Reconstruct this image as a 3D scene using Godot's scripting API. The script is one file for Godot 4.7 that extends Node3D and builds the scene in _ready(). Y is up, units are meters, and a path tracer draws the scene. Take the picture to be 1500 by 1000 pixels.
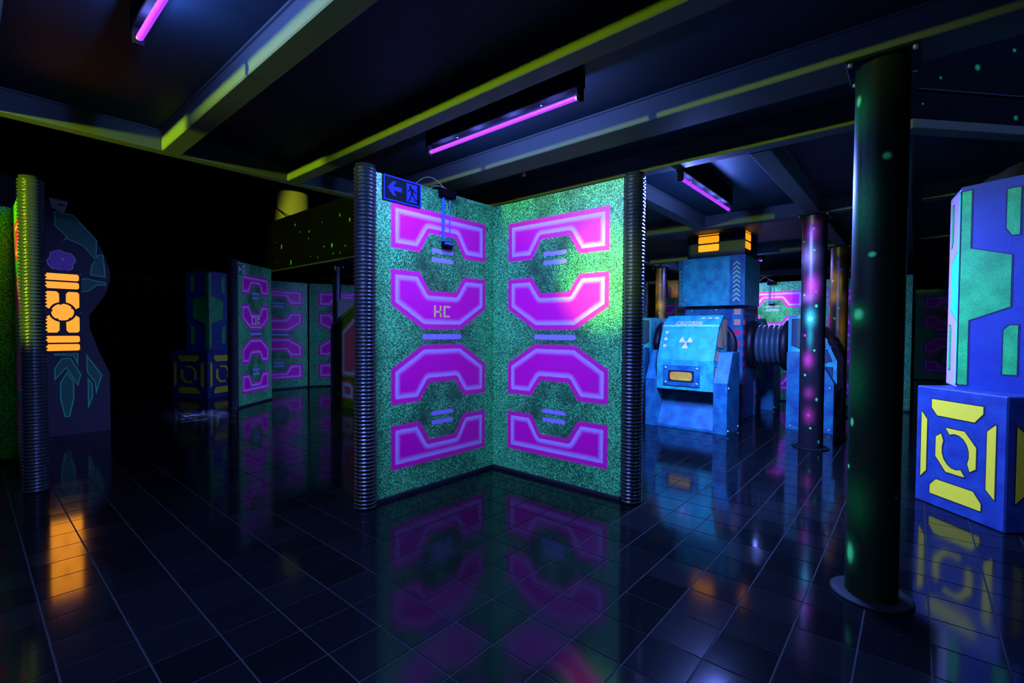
extends Node3D
# Laser-tag hall under blacklight. x runs right-forward, -z left-forward from the camera; y is up, metres.

var used := {}
var M := {}
var cache := {}
const DECK := 2.64      # underside of the mezzanine deck
const BEAM := 2.50      # underside of its beams
const UV_LIGHT := Color(0.42, 0.52, 1.0)      # blacklight violet-blue
const UV_GLOW := Color(0.56, 0.17, 1.0)
const PAR_LIGHT := Color(0.86, 1.0, 0.12)

# ------------------------------------------------------------------ helpers
func lin(r: float, g: float, b: float) -> Color:
	return Color(r, g, b).linear_to_srgb()

func numbered(n: String) -> String:
	if not used.has(n):
		used[n] = 0
		return n
	used[n] += 1
	return "%s_%03d" % [n, used[n]]

func thing(called: String, label: String, category: String, at := Vector3.ZERO, turn := 0.0, group := "") -> Node3D:
	var o := Node3D.new()
	o.name = numbered(called)
	add_child(o)
	o.position = at
	o.rotation.y = deg_to_rad(turn)
	o.set_meta("label", label)
	o.set_meta("category", category)
	if group != "":
		o.set_meta("group", group)
	return o

func structure(called: String) -> Node3D:
	var o := Node3D.new()
	o.name = called
	add_child(o)
	o.set_meta("kind", "structure")
	return o

func part(called: String, mesh: Mesh, mat: Material, parent: Node3D, xf := Transform3D()) -> MeshInstance3D:
	var o := MeshInstance3D.new()
	o.mesh = mesh
	if mat != null:
		o.material_override = mat
	o.name = called
	o.transform = xf
	parent.add_child(o, true)
	return o

func copy(o: Node3D, label: String, at: Vector3, turn: float) -> Node3D:
	var c := o.duplicate() as Node3D
	c.name = numbered(String(o.name).split("_0")[0])
	add_child(c)
	c.position = at
	c.rotation.y = deg_to_rad(turn)
	c.set_meta("label", label)
	return c

func fr(o: Vector3, u: Vector3, v: Vector3) -> Transform3D:   # a frame with x = u, y = v, z = u x v
	return Transform3D(Basis(u, v, u.cross(v).normalized()), o)

func at(x: float, y: float, z: float) -> Transform3D:
	return Transform3D(Basis(), Vector3(x, y, z))

func tri(st: SurfaceTool, a: Vector3, b: Vector3, c: Vector3) -> void:   # a b c counter-clockwise seen from outside
	st.add_vertex(a); st.add_vertex(c); st.add_vertex(b)

func quad(st: SurfaceTool, a: Vector3, b: Vector3, c: Vector3, d: Vector3) -> void:
	tri(st, a, b, c); tri(st, a, c, d)

func begin() -> SurfaceTool:
	var st := SurfaceTool.new()
	st.begin(Mesh.PRIMITIVE_TRIANGLES)
	st.set_smooth_group(-1)
	return st

func finish(st: SurfaceTool) -> ArrayMesh:
	st.generate_normals()
	return st.commit()

func add_box(st: SurfaceTool, lo: Vector3, hi: Vector3, ch := 0.0) -> void:   # box with chamfered edges
	var c: Vector3 = (lo + hi) / 2.0
	var h: Vector3 = (hi - lo) / 2.0
	ch = minf(ch, 0.49 * minf(h.x, minf(h.y, h.z)) * 2.0)
	for ax in 3:
		for s in [-1.0, 1.0]:
			var n := Vector3.ZERO; n[ax] = s
			var u := Vector3.ZERO; u[(ax + 1) % 3] = 1.0
			var v := Vector3.ZERO; v[(ax + 2) % 3] = 1.0
			var hu: float = h[(ax + 1) % 3] - ch
			var hv: float = h[(ax + 2) % 3] - ch
			var o: Vector3 = c + n * h[ax]
			var q := [o - u * hu - v * hv, o + u * hu - v * hv, o + u * hu + v * hv, o - u * hu + v * hv]
			if s > 0: quad(st, q[0], q[1], q[2], q[3])
			else: quad(st, q[3], q[2], q[1], q[0])
	if ch <= 0.0: return
	for ax in 3:                       # edges along axis ax
		var b := (ax + 1) % 3
		var d := (ax + 2) % 3
		for s in [-1.0, 1.0]:
			for t in [-1.0, 1.0]:
				var p := func(w: float, first: bool) -> Vector3:
					var r := Vector3.ZERO
					r[ax] = w * (h[ax] - ch)
					r[b] = s * (h[b] if first else h[b] - ch)
					r[d] = t * (h[d] - ch if first else h[d])
					return c + r
				edge_quad(st, c, p.call(-1.0, true), p.call(-1.0, false), p.call(1.0, false), p.call(1.0, true))
	for sx in [-1.0, 1.0]:
		for sy in [-1.0, 1.0]:
			for sz in [-1.0, 1.0]:
				var s3 := Vector3(sx, sy, sz)
				var k: Vector3 = c + s3 * (h - Vector3.ONE * ch)
				var A: Vector3 = k + Vector3(sx * ch, 0, 0)
				var B: Vector3 = k + Vector3(0, sy * ch, 0)
				var C: Vector3 = k + Vector3(0, 0, sz * ch)
				if (B - A).cross(C - A).dot(A - c) > 0: tri(st, A, B, C)
				else: tri(st, A, C, B)

func edge_quad(st: SurfaceTool, c: Vector3, p0: Vector3, p1: Vector3, p2: Vector3, p3: Vector3) -> void:
	if (p1 - p0).cross(p2 - p0).dot((p0 + p2) / 2.0 - c) > 0: quad(st, p0, p1, p2, p3)
	else: quad(st, p3, p2, p1, p0)

func box(lo: Vector3, hi: Vector3, ch := 0.004) -> ArrayMesh:
	var key := "box%s%s%s" % [lo, hi, ch]
	if not cache.has(key):
		var st := begin()
		add_box(st, lo, hi, ch)
		cache[key] = finish(st)
	return cache[key]

func add_prism(st: SurfaceTool, pts: PackedVector2Array, z0: float, z1: float, xf := Transform3D()) -> void:   # polygon in xy, drawn out along z
	if Geometry2D.is_polygon_clockwise(pts) == true:
		pts = pts.duplicate()
		pts.reverse()
	var area := 0.0
	for i in pts.size(): area += pts[i].cross(pts[(i + 1) % pts.size()])
	if area < 0:
		pts = pts.duplicate()
		pts.reverse()
	var idx := Geometry2D.triangulate_polygon(pts)
	for i in range(0, idx.size(), 3):
		var a := pts[idx[i]]; var b := pts[idx[i + 1]]; var c := pts[idx[i + 2]]
		if (b - a).cross(c - a) < 0:
			var t := b; b = c; c = t
		tri(st, xf * Vector3(a.x, a.y, z1), xf * Vector3(b.x, b.y, z1), xf * Vector3(c.x, c.y, z1))
		tri(st, xf * Vector3(a.x, a.y, z0), xf * Vector3(c.x, c.y, z0), xf * Vector3(b.x, b.y, z0))
	for i in pts.size():
		var a := pts[i]; var b := pts[(i + 1) % pts.size()]
		quad(st, xf * Vector3(a.x, a.y, z0), xf * Vector3(b.x, b.y, z0), xf * Vector3(b.x, b.y, z1), xf * Vector3(a.x, a.y, z1))

func prism(pts: PackedVector2Array, z0: float, z1: float) -> ArrayMesh:
	var st := begin()
	add_prism(st, pts, z0, z1)
	return finish(st)

func pv(a: Array) -> PackedVector2Array:
	var r := PackedVector2Array()
	for i in range(0, a.size(), 2): r.append(Vector2(a[i], a[i + 1]))
	return r

func rect(x0: float, y0: float, x1: float, y1: float) -> PackedVector2Array:
	return pv([x0, y0, x1, y0, x1, y1, x0, y1])

func rounded(x0: float, y0: float, x1: float, y1: float, r: float, n := 4) -> PackedVector2Array:
	var p := PackedVector2Array()
	for k in 4:
		var c: Vector2 = [Vector2(x1 - r, y0 + r), Vector2(x1 - r, y1 - r), Vector2(x0 + r, y1 - r), Vector2(x0 + r, y0 + r)][k]
		for i in n + 1:
			var a := -PI / 2 + k * PI / 2 + i * PI / 2 / n
			p.append(c + Vector2(cos(a), sin(a)) * r)
	return p

func disc(cx: float, cy: float, r: float, n := 20) -> PackedVector2Array:
	var p := PackedVector2Array()
	for i in n: p.append(Vector2(cx + cos(TAU * i / n) * r, cy + sin(TAU * i / n) * r))
	return p

func ring_arc(cx: float, cy: float, r0: float, r1: float, a0: float, a1: float, n := 10) -> PackedVector2Array:
	var p := PackedVector2Array()
	for i in n + 1:
		var a := deg_to_rad(lerpf(a0, a1, float(i) / n))
		p.append(Vector2(cx + cos(a) * r1, cy + sin(a) * r1))
	for i in n + 1:
		var a := deg_to_rad(lerpf(a1, a0, float(i) / n))
		p.append(Vector2(cx + cos(a) * r0, cy + sin(a) * r0))
	return p

func plate(parent: Node3D, called: String, pts: PackedVector2Array, xf: Transform3D, t: float, mat: Material) -> MeshInstance3D:
	return part(called, prism(pts, -0.001, t), mat, parent, xf)

func outlined(parent: Node3D, called: String, pts: PackedVector2Array, xf: Transform3D, w: float, mat: Material, line: Material) -> void:   # painted shape with a line round it
	var p := plate(parent, called, pts, xf, 0.003, mat)
	var grown := Geometry2D.offset_polygon(pts, w)
	if grown.size() > 0 and parent.get_parent() == self:
		part("outline", prism(grown[0], -0.001, 0.0016), line, p)
	elif grown.size() > 0:
		part("outline", prism(grown[0], -0.001, 0.0016), line, parent, xf)

func lathe(prof: Array, seg: int, smooth := true, uv := false) -> ArrayMesh:   # prof: [radius, height] from the foot up
	var st := SurfaceTool.new()
	st.begin(Mesh.PRIMITIVE_TRIANGLES)
	st.set_smooth_group(0 if smooth else -1)
	var top: float = prof[prof.size() - 1][1]
	var foot: float = prof[0][1]
	for j in prof.size() - 1:
		for i in seg:
			var a0 := TAU * i / seg
			var a1 := TAU * (i + 1) / seg
			var r0: float = prof[j][0]; var y0: float = prof[j][1]
			var r1: float = prof[j + 1][0]; var y1: float = prof[j + 1][1]
			var P := [Vector3(cos(a0) * r0, y0, sin(a0) * r0), Vector3(cos(a1) * r0, y0, sin(a1) * r0), Vector3(cos(a1) * r1, y1, sin(a1) * r1), Vector3(cos(a0) * r1, y1, sin(a0) * r1)]
			var v0 := 1.0 - (y0 - foot) / (top - foot)
			var v1 := 1.0 - (y1 - foot) / (top - foot)
			var T := [Vector2(float(i) / seg, v0), Vector2(float(i + 1) / seg, v0), Vector2(float(i + 1) / seg, v1), Vector2(float(i) / seg, v1)]
			for k in ([0, 1, 2, 0, 2, 3]):
				if uv: st.set_uv(T[k])
				st.add_vertex(P[k])
	if not uv: st.index()
	st.generate_normals()
	return st.commit()

func tube_path(pts: Array, r: float, seg := 8) -> ArrayMesh:
	var st := SurfaceTool.new()
	st.begin(Mesh.PRIMITIVE_TRIANGLES)
	st.set_smooth_group(0)
	var rings := []
	for i in pts.size():
		var d: Vector3 = (pts[mini(i + 1, pts.size() - 1)] - pts[maxi(i - 1, 0)]).normalized()
		var s := d.cross(Vector3.UP if absf(d.y) < 0.9 else Vector3.RIGHT).normalized()
		var n := s.cross(d)
		var ring := []
		for k in seg: ring.append(pts[i] + (s * cos(TAU * k / seg) + n * sin(TAU * k / seg)) * r)
		rings.append(ring)
	for i in pts.size() - 1:
		for k in seg:
			var k2 := (k + 1) % seg
			quad(st, rings[i][k], rings[i + 1][k], rings[i + 1][k2], rings[i][k2])
	for k in range(1, seg - 1):
		tri(st, rings[0][0], rings[0][k], rings[0][k + 1])
		var L: Array = rings[pts.size() - 1]
		tri(st, L[0], L[k + 1], L[k])
	st.generate_normals()
	return st.commit()

func mat(c: Color, rough := 0.6, metal := 0.0, spec := 0.5) -> StandardMaterial3D:
	var m := StandardMaterial3D.new()
	m.albedo_color = c
	m.roughness = rough
	m.metallic = metal
	m.metallic_specular = spec
	return m

func glow(c: Color, e: float) -> StandardMaterial3D:
	var m := mat(c, 0.4)
	m.emission_enabled = true
	m.emission = c
	m.emission_energy_multiplier = e
	return m

# ------------------------------------------------------------------ computed paint
func to_texture(w: int, h: int, f: PackedFloat32Array) -> ImageTexture:   # linear floats to an sRGB picture
	var by := PackedByteArray()
	by.resize(w * h * 3)
	for i in w * h * 3:
		by[i] = int(clampf(pow(clampf(f[i], 0.0, 1.0), 0.4545) * 255.0, 0, 255))
	var im := Image.create_from_data(w, h, false, Image.FORMAT_RGB8, by)
	im.generate_mipmaps()
	return ImageTexture.create_from_image(im)

func speckle(a: Array, b: Array, share: float, seed_no: int, patch: float) -> ImageTexture:   # two spray paints dotted over each other
	var n := 256
	var rng := RandomNumberGenerator.new(); rng.seed = seed_no
	var fn := FastNoiseLite.new(); fn.seed = seed_no; fn.frequency = 0.012; fn.fractal_octaves = 3
	var f := PackedFloat32Array(); f.resize(n * n * 3)
	for y in n:
		for x in n:
			var wx := absf(x * 2.0 / n - 1.0); var wy := absf(y * 2.0 / n - 1.0)   # mirrored noise so that repeats meet
			var s := share + patch * fn.get_noise_2d(wx * n, wy * n) + 0.6 * (rng.randf() - 0.5)
			s = clampf(s, 0.0, 1.0)
			for k in 3: f[(y * n + x) * 3 + k] = lerpf(a[k], b[k], s)
	return to_texture(n, n, f)

func sprayed(a: Array, b: Array, share: float, seed_no: int, patch := 0.5, rough := 0.5, tile := 1.1) -> StandardMaterial3D:
	var m := mat(Color.WHITE, rough)
	m.albedo_texture = speckle(a, b, share, seed_no, patch)
	m.uv1_triplanar = true
	m.uv1_scale = Vector3.ONE / tile
	return m

func poly_depth(p: Vector2, q: PackedVector2Array) -> float:   # distance inside (+) or outside (-) a polygon
	var d := 1e9
	var inside := false
	var j := q.size() - 1
	for i in q.size():
		var e := q[j] - q[i]
		var w := p - q[i]
		var b := w - e * clampf(w.dot(e) / e.dot(e), 0.0, 1.0)
		d = minf(d, b.length_squared())
		if (q[i].y > p.y) != (q[j].y > p.y) and p.x < (q[j].x - q[i].x) * (p.y - q[i].y) / (q[j].y - q[i].y) + q[i].x: inside = not inside
		j = i
	return sqrt(d) if inside else -sqrt(d)

func motif_fields(w: int, h: int) -> Array:   # the stencil sprayed on every maze panel: depth in metres inside the four shapes and the bars
	var W := 1.28; var H := 2.36
	var A := PackedVector2Array(); var B := PackedVector2Array()
	for p in [[-.3885, .923], [.3885, .923], [.3885, .781], [.184, .781], [.106, .848], [-.106, .848], [-.184, .781], [-.3885, .781]]:
		A.append(Vector2(p[0] * W, p[1] * H))
	for p in [[-.3885, .714], [-.184, .714], [-.106, .655], [.106, .655], [.184, .714], [.3885, .714], [.3885, .602], [.158, .5265], [-.158, .5265], [-.3885, .602]]:
		B.append(Vector2(p[0] * W, p[1] * H))
	var shape := PackedFloat32Array(); shape.resize(w * h)
	var bars := PackedFloat32Array(); bars.resize(w * h)
	var hw := int(w * 0.5264)
	for y in (h + 1) / 2:
		var v := 1.0 - (y + 0.5) / h
		for x in hw + 1:
			var p := Vector2(-(0.5264 - (x + 0.5) / w) * W, v * H)
			var d := -1.0
			if v > 0.765: d = poly_depth(p, A)
			elif v > 0.5: d = poly_depth(p, B)
			var b := -1.0
			for r in [[.092, .7935], [.092, .7625], [.163, .502]]:
				var q := Vector2(maxf(absf(p.x) - (r[0] * W - 0.018), 0.0), absf(p.y - r[1] * H))
				b = maxf(b, 0.019 - q.length())
			for x2 in [x, 2 * hw - x]:
				if x2 < 0 or x2 >= w: continue
				shape[y * w + x2] = d; bars[y * w + x2] = b
				shape[(h - 1 - y) * w + x2] = d; bars[(h - 1 - y) * w + x2] = b
	return [w, h, shape, bars]

func motif_texture(F: Array, seed_no: int, board: Array, fleck: Array, edge: Array, line: Array, fill: Array, bar: Array, flecks: float) -> ImageTexture:
	var w: int = F[0]; var h: int = F[1]
	var shape: PackedFloat32Array = F[2]
	var bars: PackedFloat32Array = F[3]
	var rng := RandomNumberGenerator.new(); rng.seed = seed_no
	var fn := FastNoiseLite.new(); fn.seed = seed_no; fn.frequency = 0.009
	var f := PackedFloat32Array(); f.resize(w * h * 3)
	var grain := PackedFloat32Array(); grain.resize((w / 2 + 1) * (h / 2 + 1))      # flitter flakes two texels wide
	for i in grain.size(): grain[i] = pow(rng.randf(), 2.6)
	for y in h:
		for x in w:
			var i := y * w + x
			var d := shape[i] + rng.randf_range(-0.004, 0.004)
			var rim: float = clampf(absf(float(x) / w - 0.526) * 2.2 - 0.35, 0.0, 0.6)     # heavier flitter towards the board's edges
			var s := flecks * clampf(0.35 + rim + 0.5 * fn.get_noise_2d(x, y), 0.08, 1.0) * (grain[(y / 2) * (w / 2 + 1) + x / 2] * 3.0 + rng.randf() * .12)
			var c := [0.0, 0.0, 0.0]
			for k in 3: c[k] = lerpf(board[k], fleck[k], clampf(s, 0.0, 1.0))
			if d > -0.006:
				var m := clampf((d + 0.006) / 0.010, 0.0, 1.0)
				for k in 3: c[k] = lerpf(c[k], edge[k], m)
			if d > 0.036:
				var t := clampf((d - 0.036) / 0.006, 0.0, 1.0)
				var g := clampf((d - 0.048) / 0.042, 0.0, 1.0)
				g = g * g * (3.0 - 2.0 * g)
				for k in 3: c[k] = lerpf(c[k], lerpf(line[k], fill[k], g), t)
			var b := bars[i] + rng.randf_range(-0.002, 0.002)
			if b > 0.0:
				var m2 := clampf(b / 0.005, 0.0, 1.0)
				for k in 3: c[k] = lerpf(c[k], bar[k], m2)
			for k in 3: f[i * 3 + k] = c[k]
	return to_texture(w, h, f)

func galaxy(w: int, h: int, R: float, H: float, base: Array, clouds: Array, stars: Array, seed_no: int, wraps := true) -> ImageTexture:   # sprayed nebula; places are [angle or metres, height]
	var rng := RandomNumberGenerator.new(); rng.seed = seed_no
	var f := PackedFloat32Array(); f.resize(w * h * 3)
	for i in w * h:
		var s := rng.randf_range(0.6, 1.4)
		for k in 3: f[i * 3 + k] = base[k] * s
	var circ := TAU * R if wraps else R
	for L in [clouds, stars]:
		for c in L:
			var u: float = fposmod(c[0] / 360.0, 1.0) if wraps else c[0] / circ
			var px: float = u * w
			var py: float = (1.0 - c[1] / H) * h
			var rx: float = c[2] / circ * w
			var ry: float = c[3] / H * h
			for y in range(maxi(int(py - ry * 2.4), 0), mini(int(py + ry * 2.4) + 1, h)):
				for x in range(int(px - rx * 2.4), int(px + rx * 2.4) + 1):
					var q := Vector2((x + 0.5 - px) / rx, (y + 0.5 - py) / ry).length()
					var s: float = exp(-q * q * 1.3) * rng.randf_range(0.55, 1.3)
					if L == stars: s = clampf(1.55 - q * 1.35, 0.0, 1.0) if q < 1.2 else 0.0
					if s < 0.01: continue
					var xx := posmod(x, w) if wraps else x
					if xx < 0 or xx >= w: continue
					var i := (y * w + xx) * 3
					for k in 3: f[i + k] = lerpf(f[i + k], c[4][k], s) if L == stars else f[i + k] + c[4][k] * s
	return to_texture(w, h, f)

# ------------------------------------------------------------------ builders
func hose_mesh(H: float) -> ArrayMesh:   # black corrugated drain hose stood on end
	var key := "hose%s" % H
	if cache.has(key): return cache[key]
	var prof := [[0.0, 0.0], [0.066, 0.0]]
	var y := 0.004
	while y < H - 0.024:
		prof.append_array([[0.0665, y], [0.076, y + 0.006], [0.0775, y + 0.011], [0.076, y + 0.016], [0.0665, y + 0.022]])
		y += 0.0262
	prof.append_array([[0.068, H], [0.058, H], [0.058, H - 0.03], [0.0, H - 0.03]])
	cache[key] = lathe(prof, 26)
	return cache[key]

func board_mesh(W: float, H: float, face: Material) -> ArrayMesh:   # front face at z = 0 with its print, body behind it
	var st := SurfaceTool.new()
	st.begin(Mesh.PRIMITIVE_TRIANGLES)
	st.set_smooth_group(-1)
	st.set_material(face)
	var P := [Vector3(0, 0.03, 0), Vector3(W, 0.03, 0), Vector3(W, H, 0), Vector3(0, H, 0)]
	var T := [Vector2(0, 1), Vector2(1, 1), Vector2(1, 0), Vector2(0, 0)]
	for k in [0, 2, 1, 0, 3, 2]:
		st.set_uv(T[k]); st.add_vertex(P[k])
	st.generate_normals()
	var m := st.commit()
	var b := begin()
	b.set_material(M.board_edge)
	add_box(b, Vector3(0, 0.03, -0.04), Vector3(W, H, -0.0005), 0.003)
	b.generate_normals()
	b.commit(m)
	return m

func maze_panel(parent: Node3D, W: float, H: float, face: Material, xf := Transform3D()) -> void:
	part("panel", board_mesh(W, H, face), null, parent, xf)
	part("plinth", box(Vector3(0.0, 0, -0.045), Vector3(W, 0.03, 0.012), 0.003), M.black, parent, xf)

func booth(label: String, origin: Vector3, W1: float, W2: float, H: float, f1: Material, f2: Material) -> Node3D:   # two panels in an L with a hose on each free end
	var t := thing("maze_booth", label, "partition", origin, 0.0, "L-shaped maze booths")
	maze_panel(t, W1, H, f1, at(-W1, 0, 0))
	maze_panel(t, W2, H, f2, Transform3D(Basis(Vector3.UP, -PI / 2), Vector3(0, 0, 0.0)))
	part("corrugated_hose", hose_mesh(H + 0.02), M.hose, t, at(-W1 - 0.035, 0, 0.0))
	part("corrugated_hose", hose_mesh(H + 0.02), M.hose, t, at(0.03, 0, W2 + 0.07))
	return t

func blacklight(label: String, p: Vector3, turn: float, energy: float, roof := DECK) -> void:   # batten on the deck, tube along local z; p is the middle of the tube
	var t := thing("blacklight_fixture", label, "lamp", p, turn, "blacklight battens on the ceiling")
	var up := roof - p.y
	part("housing", box(Vector3(-0.026, 0.042, -0.64), Vector3(0.026, up, 0.64), 0.004), M.lamp_black, t)
	for s in [-1.0, 1.0]:
		var k := part("socket", box(Vector3(-0.022, -0.022, -0.012), Vector3(0.022, 0.06, 0.012), 0.005), M.lamp_black, t, at(0, 0, s * 0.624))
		part("pin_cap", lathe([[0.0, -0.006], [0.0125, -0.006], [0.0125, 0.006], [0.0, 0.006]], 12), M.steel, k, Transform3D(Basis(Vector3.RIGHT, PI / 2), Vector3(0, 0, -s * 0.017)))
	for k in 2: part("screw", lathe([[0.0, -0.004], [0.006, -0.003], [0.006, 0.0], [0.0, 0.0]], 8), M.steel, t, at(0.018, 0.042, -0.35 + 0.7 * k))
	var a := AreaLight3D.new()
	a.name = "tube_light"
	a.area_size = Vector2(0.03, 1.18)
	a.light_color = UV_LIGHT
	a.light_energy = energy
	a.set("area_range", 30.0)
	a.shadow_enabled = true
	a.rotation.x = -PI / 2
	a.position = Vector3(0, -0.018, 0)
	t.add_child(a)
	for k in 4:      # the tube's light in every other direction comes from inside its glowing glass
		part("tube", shared("uv_tube", [[0.013, -0.15], [0.013, 0.15]], 14), M.uv_tube, t, Transform3D(Basis(Vector3.RIGHT, PI / 2), Vector3(0, 0, -0.45 + 0.3 * k)))
		var l := OmniLight3D.new()
		l.name = "tube_glow"
		l.light_color = UV_LIGHT
		l.light_energy = 0.25
		l.light_size = 0.01
		l.omni_range = 30.0
		l.omni_attenuation = 2.0
		l.shadow_enabled = true
		l.position = Vector3(0, 0, -0.45 + 0.3 * k)
		t.add_child(l, true)

func par_can(label: String, p: Vector3, target: Vector3, energy: float, angle: float, soft := 0.04, fade := 1.0) -> void:   # small spotlight with a green-yellow lens
	var t := thing("par_can", label, "lamp", p, 0.0, "green-yellow spotlights")
	t.basis = Basis.looking_at(target - p, Vector3.UP)
	var turn := Basis(Vector3.RIGHT, PI / 2)
	part("can", lathe([[0.0, 0.0], [0.05, 0.0], [0.062, 0.03], [0.065, 0.16], [0.058, 0.16], [0.055, 0.03], [0.0, 0.03]], 20), M.lamp_black, t, Transform3D(Basis(Vector3.RIGHT, -PI / 2), Vector3(0, 0, 0.15)))
	part("lens", lathe([[0.0, 0.0], [0.056, 0.0], [0.05, 0.01], [0.0, 0.014]], 20), M.par_lens, t, Transform3D(Basis(Vector3.RIGHT, -PI / 2), Vector3(0, 0, 0.02)))
	part("yoke", tube_path([Vector3(-0.08, 0, 0.1), Vector3(-0.08, 0.1, 0.1), Vector3(0.08, 0.1, 0.1), Vector3(0.08, 0, 0.1)], 0.008), M.lamp_black, t)
	var up := t.basis.inverse() * Vector3.UP
	part("stem", tube_path([Vector3(0, 0.1, 0.1), Vector3(0, 0.1, 0.1) + up * (DECK - p.y - (t.basis * Vector3(0, 0.1, 0.1)).y)], 0.01), M.lamp_black, t)
	var s := SpotLight3D.new()
	s.name = "spot"
	s.light_color = PAR_LIGHT
	s.light_energy = energy
	s.light_size = soft
	s.spot_angle = angle
	s.spot_angle_attenuation = fade
	s.spot_range = 40.0
	s.spot_attenuation = 2.0
	s.shadow_enabled = true
	s.position = Vector3(0, 0, -0.03)
	t.add_child(s)

func star_column(label: String, x: float, z: float, r: float, H: float, face: Material) -> void:
	var t := thing("steel_column", label, "column", Vector3(x, 0, z), 0.0, "painted steel columns")
	part("shaft", lathe([[r, 0.0], [r, H]], 40, true, true), face, t)
	part("base_plate", lathe([[0.0, 0.0], [r + 0.06, 0.0], [r + 0.06, 0.008], [r + 0.05, 0.013], [r - 0.02, 0.014]], 40), M.column_plate, t)
	part("cap_plate", box(Vector3(-r - 0.03, H - 0.015, -r - 0.03), Vector3(r + 0.03, H, r + 0.03), 0.003), M.column_plate, t)
	for s in [[1, 1], [-1, 1], [1, -1], [-1, -1]]:
		part("bolt", lathe([[0.0, -0.014], [0.01, -0.014], [0.01, 0.0], [0.0, 0.0]], 6, false), M.steel, t, at(s[0] * (r + 0.012), H - 0.015, s[1] * (r + 0.012)))

func exit_sign(label: String, xf: Transform3D, W: float, H: float, ground: Material, mark: Material) -> void:
	var t := thing("exit_sign", label, "sign", xf.origin, 0.0, "emergency exit signs")
	t.transform = xf
	part("board", box(Vector3(0, 0, 0), Vector3(W, H, 0.012), 0.002), ground, t)
	var z := at(0, 0, 0.012)
	var b := W * 0.03
	for r in [rect(0, 0, W, b), rect(0, H - b, W, H), rect(0, b, b, H - b), rect(W - b, b, W, H - b)]: plate(t, "border", r, z, 0.0015, mark)
	plate(t, "arrow", pv([.10 * W, .52 * H, .24 * W, .80 * H, .33 * W, .80 * H, .24 * W, .60 * H, .47 * W, .60 * H, .47 * W, .44 * H, .24 * W, .44 * H, .33 * W, .24 * H, .24 * W, .24 * H]), z, 0.0015, mark)
	var door := plate(t, "doorway", rect(.60 * W, .14 * H, .92 * W, .88 * H), z, 0.0012, mark)
	var fx := func(a: Array) -> PackedVector2Array:
		var q := PackedVector2Array()
		for i in range(0, a.size(), 2): q.append(Vector2((.60 + .32 * a[i]) * W, (.14 + .74 * a[i + 1]) * H))
		return q
	part("running_figure", prism(disc(.695 * W, .76 * H, .035 * W, 14), 0.001, 0.002), ground, door)
	for q in [[.30, .80, .52, .78, .56, .45, .36, .42], [.05, .56, .10, .50, .30, .66, .36, .80, .28, .78], [.50, .78, .86, .58, .82, .50, .52, .62], [.36, .44, .56, .46, .76, .22, 1.0, .16, 1.0, .08, .70, .12, .52, .36], [.38, .46, .50, .40, .36, .20, .22, .02, .12, .06, .28, .26]]:
		part("running_figure", prism(fx.call(q), 0.001, 0.002), ground, door)
	part("running_figure", prism(fx.call([.88, 0.0, 1.0, 0.0, 1.0, 1.0, .88, 1.0]), 0.001, 0.002), ground, door)

func target_sensor(label: String, xf: Transform3D, drop: float) -> void:   # black head hooked over a panel's top edge, two clear rods and a lamp foot
	var t := thing("target_sensor", label, "sensor", xf.origin, 0.0, "hanging target sensors")
	t.transform = xf
	part("head", box(Vector3(0, -0.035, 0.002), Vector3(0.15, 0.025, 0.06), 0.006), M.lamp_black, t)
	part("rod", box(Vector3(0.03, -drop, 0.012), Vector3(0.05, -0.035, 0.03), 0.003), M.rod_blue, t)
	part("rod", box(Vector3(0.108, -drop + 0.02, 0.014), Vector3(0.116, -0.035, 0.022), 0.002), M.rod_blue, t)
	part("foot", box(Vector3(0.028, -drop - 0.03, 0.006), Vector3(0.125, -drop + 0.025, 0.045), 0.006), M.lamp_black, t)
	part("foot_band", box(Vector3(0.034, -drop - 0.002, 0.044), Vector3(0.118, -drop + 0.018, 0.049), 0.002), M.rod_blue, t)
	for c in [[0.06, -0.19, 0.07], [0.10, -0.06, 0.035]]:
		var pts := []
		for i in 13:
			var u := i / 12.0
			pts.append(Vector3(lerpf(c[0], c[1], u), 0.022 + sin(u * PI) * c[2] * 1.4 - u * 0.02, lerpf(0.03, -0.10, u)))
		part("cable", tube_path(pts, 0.0028, 6), M.cable, t)

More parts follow.
